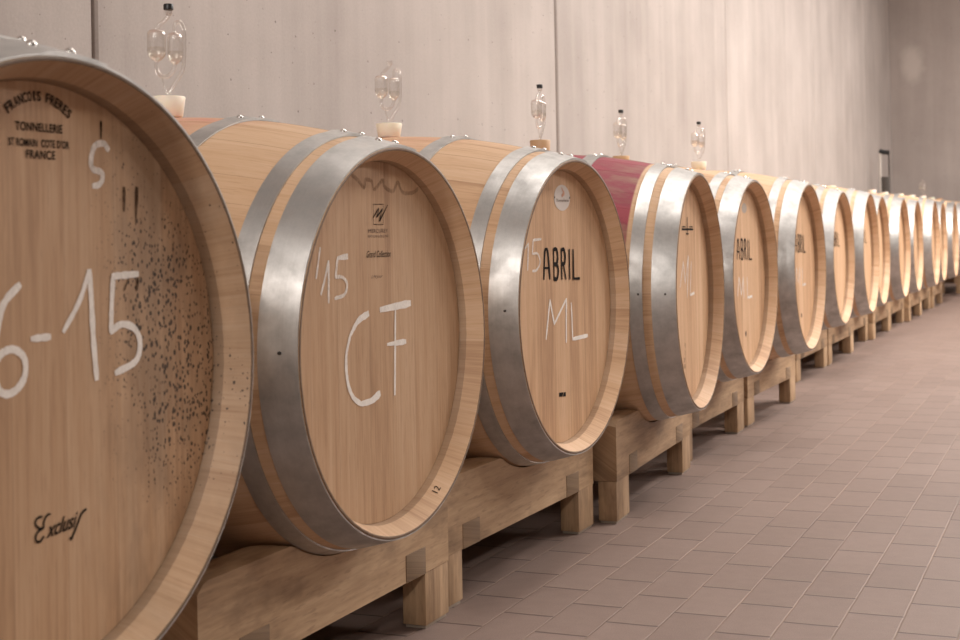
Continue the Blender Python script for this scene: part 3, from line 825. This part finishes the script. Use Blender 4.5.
RACK_OFF = [.215, .108, .115, .127, .135, .155, .154, .160, .150, .145, .15, .15, .15, .15, .30, .30, .15, .15]
RACK_YAW = [0, .2, -1.15, 2.45, .3, -1.0, 0, 0, 0, 0, 0, 0, 0, 0, 0, 0, 0, 0]
RACK_DY = [0, -.008, -.010, -.020, -.012, .042, 0, 0, 0, 0, 0, 0, 0, 0, 0, 0, 0, 0]
for i, (x, y, dz, yaw, s, kind, tb, th_) in enumerate(BAR):
    front = x - RACK_OFF[i]
    ay = math.radians(RACK_YAW[i])
    rx, ry = front, y + RACK_DY[i]
    root = thing('barrel_rack', (rx - .34, ry, 0), 'low oak saddle rack under ' + SHORT[i], 'rack', 'oak racks under the barrels', ay)
    # local origin sits 0.34 m behind the front face
    inv = (Matrix.Translation((rx - .34, ry, 0)) @ Matrix.Rotation(ay, 4, 'Z'))
    binv = (Matrix.Translation(barrels[i].location) @ Matrix.Rotation(math.radians(yaw), 4, 'Z') @ Matrix.Scale(s, 4)).inverted()
    def cut(lx, ly, inv=inv, binv=binv, s=s):
        w = binv @ (inv @ Vector((lx, ly, 0)))
        if abs(w.x) > HL: return 9
        r = rad(w.x) + .0040
        if abs(w.y) >= r: return 9
        q = CZ - math.sqrt(r * r - w.y * w.y)
        return (inv.inverted() @ (binv.inverted() @ Vector((w.x, w.y, q)))).z
    rnd = random.Random(i * 5 + 1)
    tn = rnd.uniform(.93, 1.06)
    h2 = RL / 2 - .004
    fx1, fx0 = .34, .34 - BW
    bx0 = -.30; bx1 = -.30 + BW
    beam(root, fx0, fx1, -h2, h2, cut, tone=tn); beam(root, bx0, bx1, -h2, h2, cut, tone=tn)
    lw = .095; lwa = {2: .068, 3: .110}.get(i, .095)
    for (ya, yb) in ((-h2, -h2 + lwa), (h2 - lw, h2)):
        for (xa, xb) in ((fx0, fx1), (bx0, bx1)):
            lg = block(root, 'leg', xb - .046 if xb > 0 else xa + .001, xb - .001 if xb > 0 else xa + .046, ya, yb, .006, BEAM_B - .0006, rnd.randint(2, 90), 'z', tn * rnd.uniform(.98, 1.03), bev=.0018)
            block(lg, 'foot_pad', xb - .043 if xb > 0 else xa + .004, xb - .004 if xb > 0 else xa + .043, ya + .004, yb - .004, 0.0, .0062, 0, 'z', bev=.001, mat=M['pad'])
    for (ya, yb) in ((-h2 + lwa, -h2 + lwa + .078), (h2 - lw - .078, h2 - lw)):
        # cross beams let into the saddle beams, end grain flush with the front
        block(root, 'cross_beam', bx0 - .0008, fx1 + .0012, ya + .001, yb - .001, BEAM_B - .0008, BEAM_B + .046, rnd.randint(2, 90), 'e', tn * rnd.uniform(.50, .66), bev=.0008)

# ------------------------------------------------------------------ bungs and airlocks
def bung_mesh(bm, r0, r1, hh):
    lathe(bm, [(0, 0), (r0 * .92, 0), (r0, .0015), (r1 - .0010, hh - .002), (r1 - .0022, hh), (.004, hh), (0, hh)], 36)
def airlock(loc, label, bung_mat, dims, rz, cap, liq, group, scale=1.0):
    r0, r1, hh = dims
    root = thing('airlock', loc, label, 'airlock', group, rz)
    bm = bmesh.new(); bung_mesh(bm, r0, r1, hh)
    finish('bung', bm, bung_mat, root, sharp=50)
    k = 1 / 3230.0 * scale
    ox, oz = 197.0, 500.0
    Pt = lambda x, z, y=0.0: (y, (x - ox) * k, hh + (oz - z) * k)       # plane faces local +X
    bm = bmesh.new()
    # stem up the far side, arch over into the second bulb
    stem = smooth_path([Pt(197, 512), Pt(205, 480), Pt(238, 425), Pt(270, 372), Pt(283, 310), Pt(286, 220), Pt(284, 150), Pt(270, 116), Pt(250, 112), Pt(238, 130), Pt(236, 165)], 6)
    tube(bm, stem, .0031, 12, False)
    # second bulb
    def bulb(cx, z0, z1, r):
        rr = r * k; zt = hh + (oz - z0) * k; zb = hh + (oz - z1) * k; H = zt - zb
        prof = [(.0030, zt + .001), (.0034, zt - .001), (rr * .70, zt - H * .045), (rr * .93, zt - H * .10), (rr, zt - H * .19), (rr, zt - H * .70), (rr * .90, zt - H * .84), (rr * .55, zt - H * .945), (.0034, zb), (.0030, zb - .001)]
        lathe(bm, prof, 24, center=Pt(cx, oz - 0)[:2] + (0,))
        return prof
    bulb(237, 163, 332, 39)
    bulb(145, 148, 318, 48)
    # U between the bulbs
    u = smooth_path([Pt(237, 330), Pt(228, 362), Pt(205, 390), Pt(180, 397), Pt(155, 382), Pt(143, 350), Pt(145, 318)], 6)
    tube(bm, u, .0034, 12, False)
    # strut from the U down to the stem and the neck to the cap
    tube(bm, smooth_path([Pt(168, 398), Pt(180, 445), Pt(197, 490)], 5), [.0015] * 11, 8)
    tube(bm, smooth_path([Pt(145, 150), Pt(158, 132), Pt(185, 105), Pt(206, 82), Pt(208, 66)], 5), .0031, 12, False)
    lathe(bm, [(.0031, 0), (.0062, .0022), (.0064, .009), (.0066, .0105)], 20, center=(0, (208 - ox) * k, hh + (oz - 80) * k))
    bmesh.ops.recalc_face_normals(bm, faces=list(bm.faces))
    finish('glass_tube', bm, M['glass'], root, sharp=60)
    # liquid standing in both bulbs
    for cx, z0, z1, r, lv in ((237, 163, 332, 37, 265), (145, 148, 318, 46, 246)):
        bm = bmesh.new(); rr = r * k; zt = hh + (oz - z0) * k; zb = hh + (oz - z1) * k; H = zt - zb; zl = hh + (oz - lv) * k
        prof = [(0, zl), (rr, zl)] + [(rr * f, zt - H * q) for f, q in ((.999, .70), (.89, .84), (.53, .94)) if zt - H * q < zl] + [(.0025, zb + .0006), (0, zb + .0006)]
        lathe(bm, prof, 24, center=(0, (cx - ox) * k, 0))
        bmesh.ops.recalc_face_normals(bm, faces=list(bm.faces))
        finish('liquid', bm, liq, root, sharp=60)
    if cap:
        bm = bmesh.new(); zc = hh + (oz - 50) * k
        lathe(bm, [(0, zc - .0005), (.0070, zc - .0005), (.0082, zc + .0005), (.0082, zc + .0085), (.0074, zc + .0096), (0, zc + .0096)], 24, center=(0, (208 - ox) * k, 0))
        finish('cap', bm, M['cap_black'], root, sharp=40)
    return root

def bung_top(i, dx=0.0, dy=0.0, up=0.0):
    x, y, dz, yaw, s = BAR[i][:5]
    a = math.radians(yaw)
    return (x - HL * s * math.cos(a) + dx, y - HL * s * math.sin(a) + dy, AX + dz - CZ * s + 2 * CZ * s - .0012 + up)
face = math.radians(-52)                    # the airlocks of the first two barrels face the aisle corner
big = (.0245, .0300, .034); flat = (.0255, .0285, .024)
G = 'glass airlocks in bungs on top of the barrels'
airlock(bung_top(1, -.002, .002, .004), 'capped glass airlock in cream bung on the barrel chalked CF', M['silicone'], big, face, True, M['liquid'], G, 1.035)
airlock(bung_top(2, .002, -.011), 'uncapped glass airlock in cream bung on the ABRIL barrel with white sticker', M['silicone'], (.024, .0295, .031), face, False, M['liquid'], G, .97)
airlock(bung_top(3, .009, 0, .003), 'capped glass airlock in tan bung on the red stained barrel', M['silicone_tan'], (.0255, .0285, .037), math.radians(-8), True, M['liquid'], G, 1.0)
airlock(bung_top(4, 0, -.004, .006), 'capped glass airlock in low tan bung behind the red stained barrel', M['silicone_tan'], flat, math.radians(-18), True, M['liquid'], G, 1.0)
airlock(bung_top(5, .026, 0, .004), 'capped glass airlock with pinkish liquid on the last barrel before the gap', M['silicone'], (.026, .030, .030), math.radians(-40), True, M['liquid_rose'], G, 1.0)
airlock(bung_top(15), 'small distant glass airlock standing alone before the end wall', M['silicone'], (.026, .030, .034), math.radians(-80), False, M['liquid'], G, 1.1)
bung_src = None
for k in (6, 7, 8, 9, 10, 11, 12, 13, 14, 16, 17):
    mat = M['silicone_orange'] if k in (7, 17) else M['silicone']
    bm = bmesh.new(); bung_mesh(bm, .0255, .030, .030)
    o = finish('bung', bm, mat, None, sharp=50, loc=bung_top(k))
    tag(o, ('orange' if k in (7, 17) else 'cream') + ' bung plugging ' + SHORT[k], 'bung', 'bungs in the far barrels')

# ------------------------------------------------------------------ room
def struct(name, bm, mat):
    o = finish(name, bm, mat, None, smooth=False); o['kind'] = 'structure'; return o
XW, YE, XR, YF, HC = -2.10, 16.750, 8.0, -10.0, 4.2
LEAN = 0.0
bm = bmesh.new(); box(bm, -3.2, XR + .2, YF - .2, YE + .4, -.1, 0); struct('floor', bm, M['floor'])
bm = bmesh.new(); box(bm, -3.2, XR + .2, YF - .2, YE + .4, HC, HC + .1); struct('ceiling', bm, M['plaster'])
bm = bmesh.new(); pl = bm.faces.layers.float.new('panel')
Z0 = CAMZ + .25
seams = [-10.0, -6.50, -3.45, -.4, 2.640, 5.691, 8.769, 11.816, 14.732, YE]
gaps = {2.640: .014, 5.691: .026, 8.769: .018, 11.816: .016, 14.732: .014}
for k in range(len(seams) - 1):
    y0, y1 = seams[k], seams[k + 1]
    g0 = gaps.get(y0, .006) / 2; g1 = gaps.get(y1, .006) / 2 if y1 != YE else 0
    ch = .006
    # slab with chamfered vertical edges
    prof = [(y0 + g0, -.016), (y0 + g0, -ch), (y0 + g0 + ch, 0), (y1 - g1 - ch, 0), (y1 - g1, -ch), (y1 - g1, -.016)]
    lo = [bm.verts.new((XW + d + LEAN * (0 - Z0), y, 0)) for y, d in prof]
    hi = [bm.verts.new((XW + d + LEAN * (HC - Z0), y, HC)) for y, d in prof]
    for j in range(len(prof) - 1):
        f = bm.faces.new((lo[j], lo[j + 1], hi[j + 1], hi[j])); f[pl] = k * 1.7 + .3
struct('wall_left', bm, M['concrete'])
bm = bmesh.new()
vs = [bm.verts.new((XW - .015 + LEAN * (z - Z0), y, z)) for y, z in ((YF, 0), (YE, 0), (YE, HC), (YF, HC))]
vb = [bm.verts.new((XW - .2 + LEAN * (z - Z0), y, z)) for y, z in ((YF, 0), (YE, 0), (YE, HC), (YF, HC))]
bm.faces.new(vs)
bm.faces.new(vb[::-1])
for j in range(4): bm.faces.new((vs[j], vb[j], vb[(j + 1) % 4], vs[(j + 1) % 4]))
struct('trim_1', bm, M['joint'])
bm = bmesh.new(); box(bm, -3.2, XR + .2, YE, YE + .2, 0, HC); struct('wall_back', bm, M['concrete_end'])
bm = bmesh.new(); box(bm, XR, XR + .2, YF, YE, 0, HC); struct('wall_right', bm, M['concrete_dark'])
bm = bmesh.new(); box(bm, -3.2, XR + .2, YF - .2, YF, 0, HC); struct('wall_front', bm, M['concrete_dark'])

# ------------------------------------------------------------------ hand truck by the far corner
ht = thing('hand_truck', (-1.948, 14.94, 0), 'dark steel hand truck with tall loop handle standing in the far corner', 'hand truck')
bm = bmesh.new(); tube(bm, [(-.044, 0, .10), (-.044, 0, 1.44)], .011, 12); finish('handle_tube', bm, M['chrome'], ht)['label'] = 'bright steel upright'
bm = bmesh.new(); tube(bm, [(.044, 0, .10), (.044, 0, 1.42)], .008, 12); finish('handle_tube', bm, M['iron'], ht)
bm = bmesh.new(); tube(bm, [(-.05, 0, 1.435), (-.02, 0, 1.42), (.05, 0, 1.41)], .024, 12); finish('grip', bm, M['rubber'], ht)
bm = bmesh.new(); box(bm, -.036, .052, -.012, .012, .10, 1.165); bevel_all(bm, .004); finish('back_panel', bm, M['iron'], ht)
bm = bmesh.new(); box(bm, -.075, .075, -.10, .02, .002, .016); bevel_all(bm, .003); finish('toe_plate', bm, M['iron'], ht)
for sx in (-.066, .066):
    bm = bmesh.new(); lathe(bm, [(0, -.011), (.05, -.011), (.062, -.007), (.062, .007), (.05, .011), (0, .011)], 24, 'x', (sx, .07, .062)); finish('wheel', bm, M['rubber'], ht, sharp=40)

# ------------------------------------------------------------------ lights
def area(x, y, z, sx, sy, power, col=(1, .90, .80), rot=(0, 0, 0)):
    l = bpy.data.lights.new('ceiling_lamp', 'AREA'); l.shape = 'RECTANGLE'; l.size = sx; l.size_y = sy; l.energy = power; l.color = col
    o = bpy.data.objects.new('ceiling_lamp', l); C.objects.link(o); o.location = (x, y, z); o.rotation_euler = rot
    return o
LC = (1, .945, .895)
for xx, yy, pw in ((-.5, -8.0, 16), (-.5, -5.6, 16), (-.5, -3.2, 12), (2.4, -8.2, 12), (2.4, -5.4, 12), (2.4, -2.6, 10)):
    area(xx, yy, HC - .06, .30, .6, pw, LC)
for xx, yy, pw in ((-.5, -8.0, 26), (-.5, -5.6, 26), (-.5, -3.2, 18), (2.4, -8.2, 14), (2.4, -5.4, 14), (2.4, -2.6, 12)):
    area(xx, yy, HC - .06, .34, .7, pw, LC)
for xx, yy, pw in ((-.5, -8.0, 26), (-.5, -5.6, 26), (-.5, -3.2, 18), (2.4, -8.2, 14), (2.4, -5.4, 14), (2.4, -2.6, 10)):
    area(xx, yy, HC - .06, .34, .7, pw, LC)
for xx, yy, pw in ((-.5, -8.0, 26), (-.5, -5.6, 26), (-.5, -3.2, 18), (2.4, -8.2, 14), (2.4, -5.4, 14), (2.4, -2.6, 10)):
    area(xx, yy, HC - .06, .34, .7, pw, LC)
for xx, yy, pw in ((-.5, -8.0, 26), (-.5, -5.6, 26), (-.5, -3.2, 18), (2.4, -8.2, 14), (2.4, -5.4, 14), (2.4, -2.6, 10)):
    area(xx, yy, HC - .06, .34, .7, pw, LC)
for xx, yy, pw in ((-.5, -8.0, 26), (-.5, -5.6, 26), (-.5, -3.2, 18), (2.4, -8.2, 14), (2.4, -5.4, 14), (2.4, -2.6, 10)):
    area(xx, yy, HC - .06, .34, .7, pw, LC)
for xx, yy, pw in ((-.5, -8.0, 20), (-.5, -5.6, 20), (-.5, -3.2, 13), (2.4, -8.2, 8), (2.4, -5.4, 8)):
    area(xx, yy, HC - .06, .34, .7, pw, LC)
for xx, yy, pw in ((-.5, -8.0, 20), (-.5, -5.6, 20), (-.5, -3.2, 13), (2.4, -8.2, 8), (2.4, -5.4, 8)):
    area(xx, yy, HC - .06, .34, .7, pw, LC)
for yy, pw in ((3.6, 40), (5.9, 30), (8.4, 22), (10.9, 16), (13.4, 10)):
    area(-.75, yy, HC - .06, 1.4, 1.9, pw, LC)
for xx, k in ((1.3, 1.12), (4.2, 1.12)):
    for yy, pw in ((5.6, 92), (8.4, 160), (11.0, 140), (13.8, 96)):
        area(xx, yy, HC - .06, .6, 1.0, pw * k, LC)
w = bpy.data.worlds.new('World'); SC.world = w; w.use_nodes = True
w.node_tree.nodes['Background'].inputs[0].default_value = (1, .9, .82, 1)
w.node_tree.nodes['Background'].inputs[1].default_value = .02

# ------------------------------------------------------------------ camera
cam = bpy.data.cameras.new('Camera'); co = bpy.data.objects.new('Camera', cam); C.objects.link(co)
cam.sensor_width = 36; cam.lens = 1417.0 / 960 * 36; cam.shift_x = (480 - 501.28) / 960; cam.shift_y = (215.9 - 320) / 960; cam.clip_start = .05
yaw, pitch, roll = .39457218, .00995645, -.0187715
cy, sy, cp, sp = math.cos(yaw), math.sin(yaw), math.cos(pitch), math.sin(pitch)
f = Vector((-sy * cp, cy * cp, sp)); r = Vector((cy, sy, 0)); u = r.cross(f)
r2 = r * math.cos(roll) + u * math.sin(roll); u2 = u * math.cos(roll) - r * math.sin(roll)
co.matrix_world = Matrix(((r2.x, u2.x, -f.x, 0), (r2.y, u2.y, -f.y, 0), (r2.z, u2.z, -f.z, CAMZ), (0, 0, 0, 1)))
cam.dof.use_dof = True; cam.dof.focus_distance = 2.60; cam.dof.aperture_fstop = 9.0
SC.camera = co
SC.view_settings.view_transform = 'Standard'; SC.view_settings.look = 'None'; SC.view_settings.gamma = 1.0
SC.view_settings.exposure = 0.12
try:
    SC.cycles.use_denoising = True
    SC.cycles.max_bounces = 8; SC.cycles.transparent_max_bounces = 24
except Exception: pass
